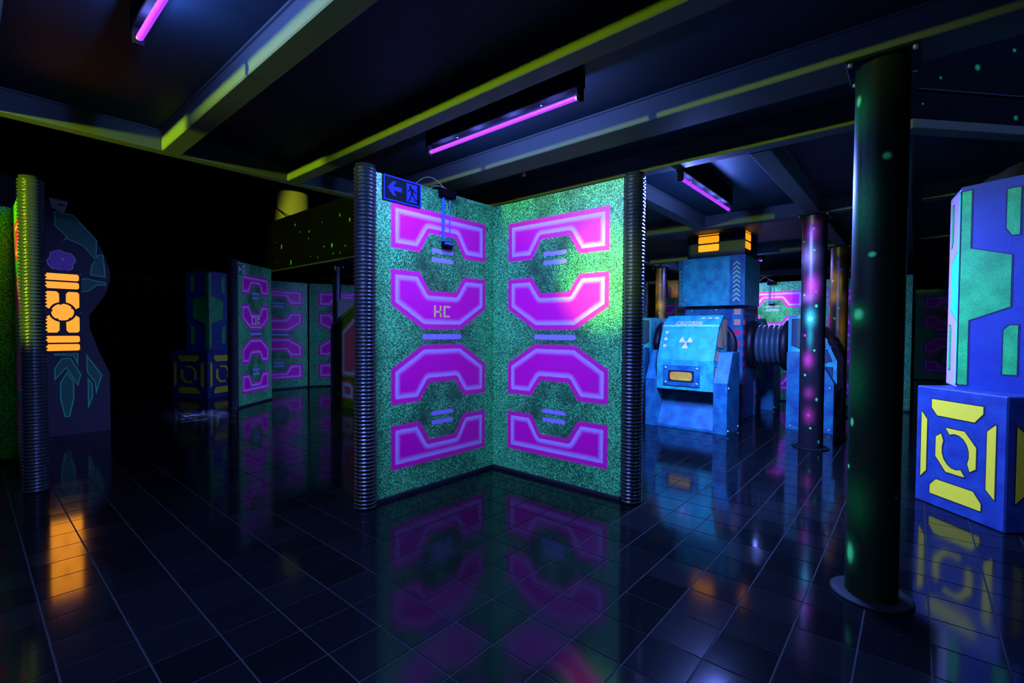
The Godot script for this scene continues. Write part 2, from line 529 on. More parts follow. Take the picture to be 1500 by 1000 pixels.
func crate(label: String, p: Vector3, turn: float, D := 0.85) -> Node3D:   # blue crate with yellow stencils; local front faces +z
	var t := thing("stencilled_crate", label, "crate", p, turn, "blue crates with yellow stencils")
	var W := 0.63; var H := 0.855
	part("body", box(Vector3(-W / 2, 0, -D), Vector3(W / 2, H, 0.0), 0.008), M.crate_blue, t)
	var sides := [fr(Vector3(0, 0, 0), Vector3.RIGHT, Vector3.UP), fr(Vector3(W / 2, 0, -D / 2), Vector3.FORWARD * (D / W), Vector3.UP), fr(Vector3(-W / 2, 0, -D / 2), Vector3.BACK * (D / W), Vector3.UP)]
	for xf: Transform3D in sides:
		var q := func(a: Array) -> PackedVector2Array:
			var r := PackedVector2Array()
			for i in range(0, a.size(), 2): r.append(Vector2((a[i] - 0.5) * W, a[i + 1] * H))
			return r
		outlined(t, "yellow_stripe", q.call([.20, .90, .77, .90, .77, .845, .685, .77, .27, .77, .20, .83]), xf, 0.008, M.crate_yellow, M.paint_black)
		outlined(t, "yellow_stripe", q.call([.20, .10, .77, .10, .77, .155, .685, .23, .27, .23, .20, .17]), xf, 0.008, M.crate_yellow, M.paint_black)
		outlined(t, "yellow_stripe", q.call([.075, .22, .145, .28, .145, .72, .075, .78]), xf, 0.008, M.crate_yellow, M.paint_black)
		outlined(t, "yellow_stripe", q.call([.90, .22, .815, .28, .815, .72, .90, .78]), xf, 0.008, M.crate_yellow, M.paint_black)
		for s in [1.0, -1.0]:
			var a := PackedVector2Array()
			for v in [[-.11, .225], [.10, .225], [.225, .09], [.225, -.115], [.165, -.155]]: a.append(Vector2(-.01 + s * v[0] * W, .5 * H + s * v[1] * H * .80))
			for i in 8:
				var an := deg_to_rad(lerpf(-28, 115, i / 7.0))
				a.append(Vector2(-.01 + s * cos(an) * .098, .5 * H + s * sin(an) * .125))
			outlined(t, "yellow_arc", a, xf, 0.008, M.crate_yellow, M.paint_black)
	return t

func pillar(label: String, p: Vector3, turn: float, pale := false) -> Node3D:   # six-sided column standing on a crate; an edge looks along +z; pale paints tube glare on one face
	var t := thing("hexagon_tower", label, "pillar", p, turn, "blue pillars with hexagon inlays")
	var R := 0.37; var H := 1.42
	var pts := PackedVector2Array()
	for k in 6: pts.append(Vector2(sin(TAU * k / 6), -cos(TAU * k / 6)) * R)
	part("shaft", prism(pts, 0.0, H), M.pillar_blue, t, Transform3D(Basis(Vector3.RIGHT, -PI / 2), Vector3.ZERO))
	for k in 6:
		var a := TAU * k / 6; var b := TAU * (k + 1) / 6
		var P := Vector3(sin(a), 0, cos(a)) * R; var Q := Vector3(sin(b), 0, cos(b)) * R
		var xf := fr(P, (Q - P) / R, Vector3.UP)
		var q := [[.004, .03], [.055, .03], [.055, .483], [.265, .57], [.265, .91], [.055, .982], [.055, 1.385], [.004, 1.385]]
		var slots := [[.237, .12, .305, .12, .305, .445, .265, .445, .237, .415], [.237, 1.09, .265, 1.04, .300, 1.04, .300, 1.345, .237, 1.345]]
		var glare_face: bool = pale and k == 5  # face towards the near tube gets its glare as paler colours
		if glare_face: plate(t, "glare_facing", rect(.002, .01, R - .002, H - .01), xf, .001, M.pillar_glare)
		for e in [q, slots[0], slots[1]]:
			var o := PackedVector2Array()
			if e == q: for v in q: o.append(Vector2(v[0] if k % 2 == 0 else R - v[0], v[1]))
			else: for i in range(0, e.size(), 2): o.append(Vector2(e[i] if k % 2 == 0 else R - e[i], e[i + 1]))
			outlined(t, "teal_inlay" if e == q else "slot_inlay", o, xf, 0.009, M.pillar_teal_lit if glare_face and e == q else M.pillar_teal, M.paint_navy)
	return t

func chevrons(parent: Node3D, xf: Transform3D, w: float, y0: float, y1: float, n: int) -> void:
	for i in n:
		var y := lerpf(y0, y1, i / (n - 1.0))
		plate(parent, "chevron", pv([-w, y - w * .9, 0, y, w, y - w * .9, w, y - w * .45, 0, y + w * .45, -w, y - w * .45]), xf, 0.003, M.chevron)

func bolt(parent: Node3D, xf: Transform3D, r := 0.016) -> void:
	part("bolt", cached_bolt(r), M.bolt, parent, xf * Transform3D(Basis(Vector3.RIGHT, PI / 2), Vector3.ZERO))

func cached_bolt(r: float) -> ArrayMesh:
	var key := "bolt%s" % r
	if not cache.has(key): cache[key] = lathe([[r, 0.0], [r, 0.006], [r * .6, 0.011], [0.0, 0.012]], 10)
	return cache[key]

func robot(c: Vector3) -> void:
	var t := thing("robot_tower", "blue four-armed robot tower with boxy head, pink squares and black tyre joints", "robot", c)
	part("torso", box(Vector3(-.40, 0, -.40), Vector3(.40, 1.63, .40), 0.01), M.robot_blue, t)
	var lay := Basis(Vector3.RIGHT, -PI / 2)
	var head := part("head", prism(pv([-.56, -.46, .22, -.46, .22, .48, -.47, .48, -.56, .39]), 0, .68), M.robot_face, t, Transform3D(lay, Vector3(0, 1.615, 0)))
	var crown := part("crown", prism(pv([-.46, -.43, .20, -.43, .20, .38, -.40, .38, -.46, .32]), 0, .345), M.crown, t, Transform3D(lay, Vector3(0, 2.295, 0)))
	var back := lay.inverse()
	for k in 4:
		var b := Basis(Vector3.UP, -PI / 2 + PI / 2 * k)          # k = 0 looks towards -x
		var torso_face := Transform3D(b, b * Vector3(0, 0, .40))
		for s in [1.0, -1.0]:
			plate(t, "rail", rect(s * .33 - .07, 0.0, s * .33 + .07, 1.6), torso_face, 0.006, M.robot_mid)
			for i in 10:
				var y := 1.53 - i * .148
				plate(t, "pink_square", rounded(s * .33 - .042, y - .042, s * .33 + .042, y + .042, .01), torso_face * at(0, 0, 0.006), 0.003, M.pink_red if i > 1 else M.pink_pale)
		plate(t, "bolt_plate", rect(-.40, 1.48, .17, 1.62), torso_face, 0.012, M.robot_mid)
		for x in [-.30, .05]: bolt(t, torso_face * at(x, 1.56, 0.012), 0.014)
		robot_arm(t, Transform3D(b, Vector3.ZERO), k)
	# head: front plate with four bolts, a chevron strip, chevrons on the chamfer
	var hf := fr(Vector3(-.56, 0, 0), Vector3.BACK, Vector3.UP)
	hf = Transform3D(back, Vector3.ZERO) * hf
	plate(head, "face_plate", rect(-.37, .03, .25, .65), hf, 0.006, M.robot_face)
	for p in [[-.33, .58], [.20, .59], [-.33, .09], [.20, .10]]: bolt(head, hf * at(p[0], p[1], 0.006), 0.013)
	plate(head, "strip", rect(.265, .005, .458, .675), hf, 0.004, M.robot_mid)
	chevrons(head, hf * at(.355, 0, 0.004), .045, .09, .58, 9)
	var hc := Transform3D(back, Vector3.ZERO) * fr(Vector3(-.515, 0, -.435), Vector3(-.7071, 0, .7071), Vector3.UP)
	chevrons(head, hc, .035, .06, .52, 9)
	# crown: lit orange slots in front and on the flank
	var faces := [fr(Vector3(-.46, 0, 0), Vector3.BACK, Vector3.UP), fr(Vector3(-.25, 0, .43), Vector3.RIGHT, Vector3.UP)]
	for i in 2:
		var cf: Transform3D = Transform3D(back, Vector3.ZERO) * faces[i]
		for y in [[.105, .200], [.225, .318], [.335, .345]]:
			var h: float = minf(.018, (y[1] - y[0]) * .45)
			plate(crown, "lit_slot", rounded(-.20, y[0], .085 if i == 0 else .06, y[1], h), cf, 0.004, M.orange_glow)
		var sl := AreaLight3D.new()
		sl.name = "slot_light"
		sl.area_size = Vector2(.28, .22)
		sl.light_color = Color(1.0, .62, .12)
		sl.light_energy = 0.02
		sl.shadow_enabled = true
		var fx: Transform3D = faces[i]
		sl.transform = Transform3D(fx.basis * Basis(Vector3.UP, PI), fx * Vector3(-.06, 2.50, .02))
		t.add_child(sl, true)

func robot_arm(t: Node3D, arm: Transform3D, k: int) -> void:   # local z points outwards, y up
	var side := Basis(Vector3(0, 0, 1), Vector3(0, 1, 0), Vector3(-1, 0, 0))      # profile (z, y) drawn out along -x
	var prof := pv([.95, .505, 1.49, .505, 1.49, .885, 1.31, 1.31, 1.12, 1.46, .95, 1.46])
	var housing := part("arm_housing", prism(prof, -.36, .36), M.robot_face, t, arm * Transform3D(side, Vector3.ZERO))
	var inv := Transform3D(side, Vector3.ZERO).affine_inverse()
	var slope := func(y0: float, z0: float, y1: float, z1: float) -> Transform3D:
		var v := Vector3(0, y1 - y0, z1 - z0).normalized()
		return inv * fr(Vector3(0, y0, z0), Vector3.RIGHT, v)
	var low: Transform3D = slope.call(.505, 1.49, .885, 1.49)
	var mid: Transform3D = slope.call(.885, 1.49, 1.31, 1.31)
	var top: Transform3D = slope.call(1.31, 1.31, 1.46, 1.12)
	plate(housing, "ledge", rect(-.36, .0, .36, .035), top, 0.004, M.robot_pale)
	for i in 3: plate(housing, "white_square", rect(.10 + i * .085, .165, .15 + i * .085, .195), top, 0.003, M.paint_white)
	var tm := TextMesh.new()
	var font := SystemFont.new(); font.font_names = PackedStringArray(["Droid Sans"]); font.font_weight = 700
	tm.font = font; tm.text = "CAUTION"; tm.font_size = 32; tm.pixel_size = 0.0024; tm.depth = 0.003
	part("lettering", tm, M.paint_white, housing, top * at(-.03, .07, 0.003) * Transform3D(Basis.from_scale(Vector3(1, 1.5, 1)), Vector3.ZERO))
	# radiation trefoil
	var tre = M.paint_white if k == 0 else M.trefoil_orange
	var tc := mid * at(-.02, .24, 0.0)
	part("trefoil", prism(disc(0, 0, .017, 14), -.001, .003), tre, housing, tc)
	for i in 3: part("trefoil", prism(ring_arc(0, 0, .026, .085, -118 + 120 * i, -62 + 120 * i, 6), -.001, .003), tre, housing, tc)
	for i in 3: plate(housing, "white_square", rounded(-.31, .17 + i * .095, -.27, .21 + i * .095, .008), mid, 0.003, M.paint_white)
	if k == 0:
		plate(housing, "lens_plate", rect(-.27, .05, .20, .31), low, 0.014, M.robot_mid)
		for p in [[-.235, .275], [.165, .275], [-.235, .085], [.165, .085]]: bolt(housing, low * at(p[0], p[1], 0.014), 0.015)
		plate(housing, "lens_frame", rect(-.20, .10, .13, .245), low, 0.017, M.paint_black)
		plate(housing, "painted_lens", rounded(-.175, .12, .105, .225, .03), low, 0.02, M.lens_paint)
	else:
		for i in 4: plate(housing, "white_square", rect(-.05 + (i % 2) * .12, .13 + (i / 2) * .10, .0 + (i % 2) * .12, .19 + (i / 2) * .10), low, 0.003, M.paint_white)
	# cut-outs in the flanks
	for s in [1.0, -1.0]:
		var fl := inv * (fr(Vector3(.36, 0, 0), Vector3(0, 0, -1), Vector3.UP) if s > 0 else fr(Vector3(-.36, 0, 0), Vector3(0, 0, 1), Vector3.UP))
		for q in [[1.00, 1.41, 1.10, 1.41, 1.17, 1.36, 1.08, 1.04, 1.00, 1.08], [1.20, 1.33, 1.28, 1.27, 1.36, 1.06, 1.14, 1.03], [1.38, 1.02, 1.43, .89, 1.30, .84, 1.16, .96], [1.31, .80, 1.44, .80, 1.44, .70, 1.31, .70], [1.31, .65, 1.44, .65, 1.44, .56, 1.31, .56]]:
			var p := PackedVector2Array()
			for i in range(0, q.size(), 2): p.append(Vector2(-q[i] * s, q[i + 1]))
			outlined(housing, "flank_inlay", p, fl, 0.012, M.flank_pink if k == 0 else M.flank_blue, M.paint_navy)
	# pedestal with a sloping front between two buttresses
	var ped := part("pedestal", prism(pv([.97, 0, 1.46, 0, 1.46, .03, 1.18, .505, .97, .505]), -.36, .36), M.robot_mid, t, arm * Transform3D(side, Vector3.ZERO))
	for s in [1.0, -1.0]:
		var bt := part("buttress", prism(pv([.97, 0, 1.48, 0, 1.48, .62, 1.27, .99, .97, .99]), .36, .52) if s < 0 else prism(pv([.97, 0, 1.48, 0, 1.48, .62, 1.27, .99, .97, .99]), -.52, -.36), M.robot_mid, ped)
		for p in [[1.44, .04], [1.02, .04], [1.44, .56]]:
			bolt(bt, inv * (fr(Vector3(s * .52, p[1], p[0]), Vector3(0, 0, -s), Vector3.UP)), 0.012)
	# tyre-like discs and a ribbed bellows on the axle
	var axle := Basis(Vector3.RIGHT, PI / 2)
	var tyre := [[0.0, -.03], [.22, -.03], [.24, -.045], [.32, -.05], [.345, -.035], [.352, 0.0], [.345, .035], [.32, .05], [.24, .045], [.22, .03], [0.0, .03]]
	for z in [.46, .88]: part("tyre_disc", shared("tyre", tyre, 36), M.rubber, t, arm * Transform3D(axle, Vector3(0, 1.06, z)))
	for z in [.415, .835]: part("hub", shared("hub", [[0.0, -.014], [.21, -.014], [.21, .0], [0.0, .0]], 30), M.hub, t, arm * Transform3D(axle, Vector3(0, 1.06, z + .006)))
	var bell := [[.20, .50]]
	for i in 5:
		var z := .51 + i * .066
		bell.append_array([[.225, z], [.275, z + .008], [.287, z + .020], [.289, z + .033], [.287, z + .046], [.275, z + .058], [.235, z + .066]])
	bell.append([.20, .845])
	part("bellows", shared("bellows", bell, 40), M.bellows, t, arm * Transform3D(axle, Vector3(0, 1.06, 0)))

func shared(key: String, prof: Array, seg: int) -> ArrayMesh:
	if not cache.has(key): cache[key] = lathe(prof, seg)
	return cache[key]

func steel_beam(parent: Node3D, a: Vector3, b: Vector3, w := 0.12) -> void:   # box section under the deck; a and b lie on its underside
	var L := (b - a).length()
	var d := (b - a) / L
	var H := DECK - BEAM
	var h := w / 2
	var c := .006
	var p := pv([-h + c, 0, h - c, 0, h, c, h, H - .012, h + .012, H - .012, h + .012, H, -h - .012, H, -h - .012, H - .012, -h, H - .012, -h, c])
	part("beam", prism(p, 0, L), M.beam, parent, Transform3D(Basis(Vector3.UP.cross(d), Vector3.UP, d), a))

# ------------------------------------------------------------------ scene
func _ready() -> void:
	var cam := Camera3D.new()
	cam.name = "camera"
	cam.fov = rad_to_deg(2.0 * atan(500.0 / 690.0))
	cam.near = 0.05
	cam.far = 100.0
	add_child(cam)
	cam.position = Vector3(0, 1.25, 0)
	cam.rotation_order = EULER_ORDER_YXZ
	cam.rotation_degrees = Vector3(-1.36, -49.4, 0.33)
	cam.current = true
	var we := WorldEnvironment.new()
	we.name = "environment"
	var env := Environment.new()
	env.background_mode = Environment.BG_COLOR
	env.background_color = Color.BLACK
	env.tonemap_mode = Environment.TONE_MAPPER_LINEAR
	env.tonemap_exposure = 1.12
	env.sdfgi_enabled = true
	env.ssao_enabled = true
	env.ssil_enabled = true
	we.environment = env
	add_child(we)
	materials()
	print("materials")
	lamps()
	setting()
	print("setting")
	booths()
	far_panels()
	robot(Vector3(7.46, 0, -2.23))
	print("robot")
	columns_and_crates()
	small_things()
	print("done")

func lamps() -> void:
	blacklight("lit blacklight tube hung nearest the bright steel beam by the dark wall", Vector3(.515, 2.50, -1.96), 0, 15.0)
	blacklight("lit blacklight tube over the green glitter booth with exit sign", Vector3(2.165, 2.50, -2.01), 0, 3.8)
	blacklight("lit blacklight tube in front of the blue robot tower", Vector3(4.24, 2.43, -1.40), 90, 44.0)
	blacklight("lit blacklight tube behind the robot tower's head", Vector3(8.8, 2.45, -2.6), 0, 9.0)
	blacklight("lit blacklight tube in the aisle behind the green glitter booth", Vector3(6.0, 2.45, -6.5), 0, 6.5)
	blacklight("lit blacklight tube on the high roof over the open well", Vector3(2.6, 4.8, 2.4), 45, 10.0, 5.0)
	par_can("green-yellow spotlight shining across the beams towards the pale drum", Vector3(-2.0, 2.30, -3.7), Vector3(2.64, 2.42, -5.57), 32.0, 27.2, .05, .15)
	par_can("added green-yellow spotlight tilted up to light the steel beams", Vector3(-2.0, 2.34, -2.9), Vector3(1.36, 4.34, -2.06), 26.0, 37.0, .05, .5)  # unseen extra lamp, added so the beams catch green-yellow without the booth
	par_can("narrow green-yellow spotlight aimed at the glitter booth", Vector3(-3.4, 2.1, -2.0), Vector3(3.13, 1.66, -1.80), 75.0, 4.4)
	par_can("green-yellow spotlight aimed at the far panel behind the robot", Vector3(5.0, 2.42, .9), Vector3(9.6, 1.72, -2.12), 26.0, 6.0)

func materials() -> void:
	M.black = mat(lin(.012, .013, .014), .55)
	M.board_edge = mat(lin(.02, .03, .028), .6)
	M.hose = mat(lin(.016, .022, .020), .26)
	M.lamp_black = mat(lin(.005, .003, .005), .8, 0, .1)
	M.steel = mat(lin(.55, .55, .52), .35, .8)
	M.cable = mat(lin(.16, .18, .17), .5)
	M.rod_blue = mat(lin(.03, .12, .45), .25)
	M.uv_tube = glow(UV_GLOW, 1.8)
	M.par_lens = glow(PAR_LIGHT, 2.0)
	M.orange_glow = glow(Color(1.0, .63, .10), 1.0)
	M.beam = mat(lin(.075, .10, .09), .6, 0, .2)
	var fn := FastNoiseLite.new(); fn.seed = 4; fn.frequency = .012; fn.fractal_octaves = 4
	var nt := NoiseTexture2D.new(); nt.noise = fn; nt.width = 256; nt.height = 256; nt.seamless = true
	var ramp := Gradient.new(); ramp.set_color(0, lin(.008, .022, .030)); ramp.set_color(1, lin(.014, .034, .044))
	nt.color_ramp = ramp
	M.deck = mat(Color.WHITE, .6, 0, .3); M.deck.albedo_texture = nt; M.deck.uv1_triplanar = true; M.deck.uv1_scale = Vector3.ONE * .45
	M.wall = mat(lin(.003, .005, .005), .8, 0, .2)
	M.grout = mat(lin(.016, .020, .018), .9, 0, .2)
	for k in 3: M["tile%d" % k] = mat(lin(.002 + .0008 * k, .003 + .0008 * k, .003 + .0008 * k), .085 + .015 * k, 0, .38)
	M.column_plate = mat(lin(.004, .008, .007), .6, 0, .2)
	var F := motif_fields(400, 740)
	M.motif = mat(Color.WHITE, .45)
	M.motif.albedo_texture = motif_texture(F, 11, [.003, .05, .012], [.13, .92, .24], [.95, .008, .34], [.74, .46, .80], [.95, .0, .40], [.45, .31, .75], 1.0)
	M.robot_face = sprayed([.004, .11, .18], [.03, .66, .50], .6, 21)
	M.robot_mid = sprayed([.004, .05, .17], [.015, .32, .36], .45, 22)
	M.robot_blue = sprayed([.004, .03, .17], [.008, .15, .28], .4, 23)
	M.robot_pale = sprayed([.05, .8, .42], [.55, .95, .6], .4, 24)
	M.crate_blue = sprayed([.006, .022, .14], [.02, .09, .26], .3, 25, .5)
	M.pillar_blue = sprayed([.003, .018, .20], [.008, .07, .28], .3, 26, .5)
	M.pillar_teal = sprayed([.003, .38, .05], [.03, .80, .12], .4, 27, .5)
	M.pillar_glare = mat(lin(.66, .42, .5), .5)  # same blue paint as overexposed by the tube, put into the colour
	M.pillar_teal_lit = mat(lin(.02, .85, .40), .5)  # lit copy of the teal inlay for the glare face
	M.crate_yellow = mat(lin(.97, .78, .02), .5)
	M.paint_black = mat(lin(.006, .012, .02), .6)
	M.paint_navy = mat(lin(.004, .015, .05), .6)
	M.paint_white = mat(lin(.85, .72, .8), .5)
	M.trefoil_orange = mat(lin(.8, .45, .2), .5)
	M.lens_paint = sprayed([.9, .22, .04], [.95, .75, .02], .55, 28, .6)
	M.flank_pink = mat(lin(.75, .40, .16), .6)
	M.flank_blue = mat(lin(.006, .06, .10), .6)
	M.pink_red = mat(lin(.95, .02, .10), .5)
	M.pink_pale = mat(lin(.95, .40, .20), .5)
	M.chevron = mat(lin(.45, .95, .25), .5)
	M.bolt = mat(lin(.5, .6, .5), .4)
	M.crown = mat(lin(.010, .018, .022), .5)
	M.rubber = mat(lin(.008, .008, .009), .5)
	M.hub = mat(lin(.35, .22, .08), .55)
	M.bellows = mat(lin(.05, .10, .11), .4)
	M.sign_dark = mat(lin(.003, .008, .007), .7, 0, .2)
	M.sign_mark = mat(lin(.02, .03, .34), .6, 0, .2)
	M.sign_green = mat(lin(.02, .16, .06), .5)
	M.sign_white = mat(lin(.8, .85, .75), .5)
	M.hc = mat(lin(.97, .70, .22), .5)
	M.lime = mat(lin(.5, .8, .08), .5)
	M.stair_board = mat(lin(.003, .018, .008), .7, 0, .2)
	M.stencil_red = mat(lin(.06, .003, .03), .5)
	M.stencil_blue = mat(lin(.03, .05, .75), .5)
	M.stencil_purple = mat(lin(.05, .003, .14), .5)
	M.alien = mat(lin(.030, .022, .030), .6)
	M.alien_green = mat(lin(.01, .16, .06), .5)
	M.alien_line = mat(lin(.06, .70, .28), .5)
	M.orb = mat(lin(.45, .12, .55), .5)
	M.orb_line = mat(lin(.8, .6, .7), .5)
	M.barrel = mat(lin(.80, .60, .55), .7)
	M.barrel_blue = mat(lin(.03, .18, .45), .6)
	M.cloth = mat(lin(.02, .022, .012), .8)
	M.pale_board = mat(lin(.55, .58, .42), .6)
	var cy := [.12, .95, .18]
	var st := [[-125.1, 2.326, .018, .028], [164.3, 2.04, .018, .018], [-95, 2.037, .016, .028], [-169.8, 1.605, .016, .014], [-140, 1.334, .026, .028], [-127.4, .826, .012, .022], [-115.8, .609, .01, .012], [-131.2, .203, .022, .05], [20, 1.2, .02, .02], [70, 1.9, .02, .02], [-30, .7, .015, .015], [120, .5, .015, .015]]
	for s in st: s.append([.12, .95, .16])
	M.column_green = mat(Color.WHITE, .45, 0, .2)
	M.column_green.albedo_texture = galaxy(208, 800, .1, 2.5, [.003, .011, .002], [[-129, 2.25, .05, .12, [.0, .16, .012]], [-140, 1.84, .06, .16, [.0, .20, .015]], [-138, 1.02, .05, .14, [.0, .12, .01]], [-138, 1.33, .04, .05, [.0, .3, .02]], [-131, .21, .03, .06, [.0, .3, .03]], [-150, .45, .06, .12, [.0, .10, .008]], [60, 1.4, .08, .3, [.0, .15, .01]]], st, 31)
	var pk := [.9, .06, .25]
	var stars2 := [[172, 2.114, .012, .014, cy], [-133, 2.217, .010, .012, cy], [162, 1.676, .014, .016, [.95, .1, .25]], [-141, 1.646, .012, .014, cy], [-176, 1.389, .026, .024, [.4, 1, .6]], [158, 1.525, .016, .018, cy], [-150, 1.214, .014, .016, pk], [163, 1.056, .012, .014, cy], [-155, .79, .012, .014, cy], [148, .536, .014, .02, cy], [-176, .363, .016, .018, pk], [174, .227, .012, .012, cy], [133, .086, .01, .02, cy], [177, 2.34, .014, .016, [1, .5, .6]]]
	M.column_pink = mat(Color.WHITE, .35)
	M.column_pink.albedo_texture = galaxy(160, 560, .115, 2.5, [.006, .006, .008], [[-177, 2.32, .06, .10, pk], [-160, 2.06, .09, .12, [.45, .25, .25]], [178, 1.74, .07, .12, pk], [-160, 1.62, .07, .06, [.35, .10, .15]], [-176, 1.40, .05, .09, [.05, .8, .3]], [-176, 1.20, .03, .12, [.02, .3, .12]], [-168, .95, .05, .08, [.7, .03, .15]], [-176, .60, .05, .06, [.35, .02, .08]], [-176, .36, .05, .08, [.5, .02, .10]], [0, 1.2, .1, .5, pk]], stars2, 32)
	M.column_orange = mat(Color.WHITE, .35)
	M.column_orange.albedo_texture = galaxy(128, 448, .115, 2.5, [.012, .007, .004], [[-135, 2.1, .14, .25, [.75, .22, .01]], [-170, 1.75, .12, .10, [.85, .35, .01]], [-120, 1.5, .06, .2, [.3, .05, .0]], [150, 1.3, .05, .4, [.7, .25, .0]], [-120, .9, .1, .2, [.10, .02, .0]], [-170, .3, .10, .10, [.2, .06, .0]]], [[-170, 2.25, .02, .02, [.05, .2, .9]], [165, 2.15, .02, .022, [.05, .2, .9]], [-140, 2.0, .015, .015, [.9, .9, .9]], [175, 1.6, .016, .016, cy], [-160, 1.45, .016, .016, cy], [-175, 1.1, .014, .014, cy]], 33)
	M.column_dark = mat(Color.WHITE, .4)
	M.column_dark.albedo_texture = galaxy(96, 336, .11, 2.5, [.006, .006, .008], [[-150, 2.2, .06, .2, [.02, .05, .2]], [-150, 1.7, .06, .3, [.10, .01, .03]]], [[-150, 2.33, .02, .02, [.5, .8, .9]], [175, 2.2, .035, .03, [.1, .8, .35]], [-155, 2.0, .02, .02, cy], [-160, 1.7, .014, .014, cy]], 34)
	var rng := RandomNumberGenerator.new(); rng.seed = 9
	var ss := []
	for p in [[-10.02, 2.96, .05], [-9.59, 2.6, .05], [-9.4, 3.33, .03], [-8.81, 3.12, .03], [-7.95, 2.76, .045], [-7.67, 3.26, .03], [-7.34, 3.13, .035], [-7.67, 2.6, .018], [-7.49, 2.7, .018], [-8.24, 2.77, .02], [-8.47, 2.59, .018], [-10.47, 3.25, .012], [-10.25, 2.66, .016]]:
		ss.append([p[0] + 14.0, p[1] - 2.5, p[2] * .6, p[2], [.12, .95, .40]])
	for i in 14: ss.append([rng.randf_range(.5, 9.8), rng.randf_range(.1, .95), .014, .014, [.4, .7, .5]])
	M.star_fascia = mat(Color.WHITE, .8, 0, .1)
	M.star_fascia.albedo_texture = galaxy(1000, 105, 10.0, 1.05, [.002, .003, .003], [[4.0, .4, .5, .3, [.006, .001, .0005]]], ss, 35, false)
	var s3 := []
	for p in [[.227, 3.151, .02], [.578, 3.151, .02], [.714, 2.952, .013], [.461, 2.831, .02], [.211, 2.752, .010], [.097, 2.593, .008], [.738, 2.55, .016], [1.3, 3.0, .02], [1.7, 2.7, .015], [2.2, 3.1, .02], [2.7, 2.8, .02]]:
		s3.append([p[0], p[1] - 2.5, p[2], p[2], [.05, .95, .18]])
	M.star_fascia_small = mat(Color.WHITE, .8, 0, .1)
	M.star_fascia_small.albedo_texture = galaxy(800, 180, 3.2, .72, [.003, .006, .006], [], s3, 36, false)
	M.nebula = mat(Color.WHITE, .6)
	M.nebula.albedo_texture = galaxy(64, 64, .5, .4, [.03, .01, .005], [[.25, .1, .2, .1, [.9, .12, .03]], [.15, .25, .3, .15, [.5, .2, .06]]], [], 37, false)

func face_board(parent: Node3D, called: String, W: float, H: float, face: Material, xf: Transform3D) -> void:   # printed sheet with a body behind it, print on the +z side
	var st := SurfaceTool.new()
	st.begin(Mesh.PRIMITIVE_TRIANGLES)
	st.set_smooth_group(-1)
	st.set_material(face)
	var P := [Vector3(0, 0, 0), Vector3(W, 0, 0), Vector3(W, H, 0), Vector3(0, H, 0)]
	var T := [Vector2(0, 1), Vector2(1, 1), Vector2(1, 0), Vector2(0, 0)]
	for k in [0, 2, 1, 0, 3, 2]:
		st.set_uv(T[k]); st.add_vertex(P[k])
	st.generate_normals()
	var m := st.commit()
	var b := begin()
	b.set_material(M.board_edge)
	add_box(b, Vector3(0, 0, -0.03), Vector3(W, H, -0.0005), 0.002)
	b.generate_normals()
	b.commit(m)
	part(called, m, null, parent, xf)

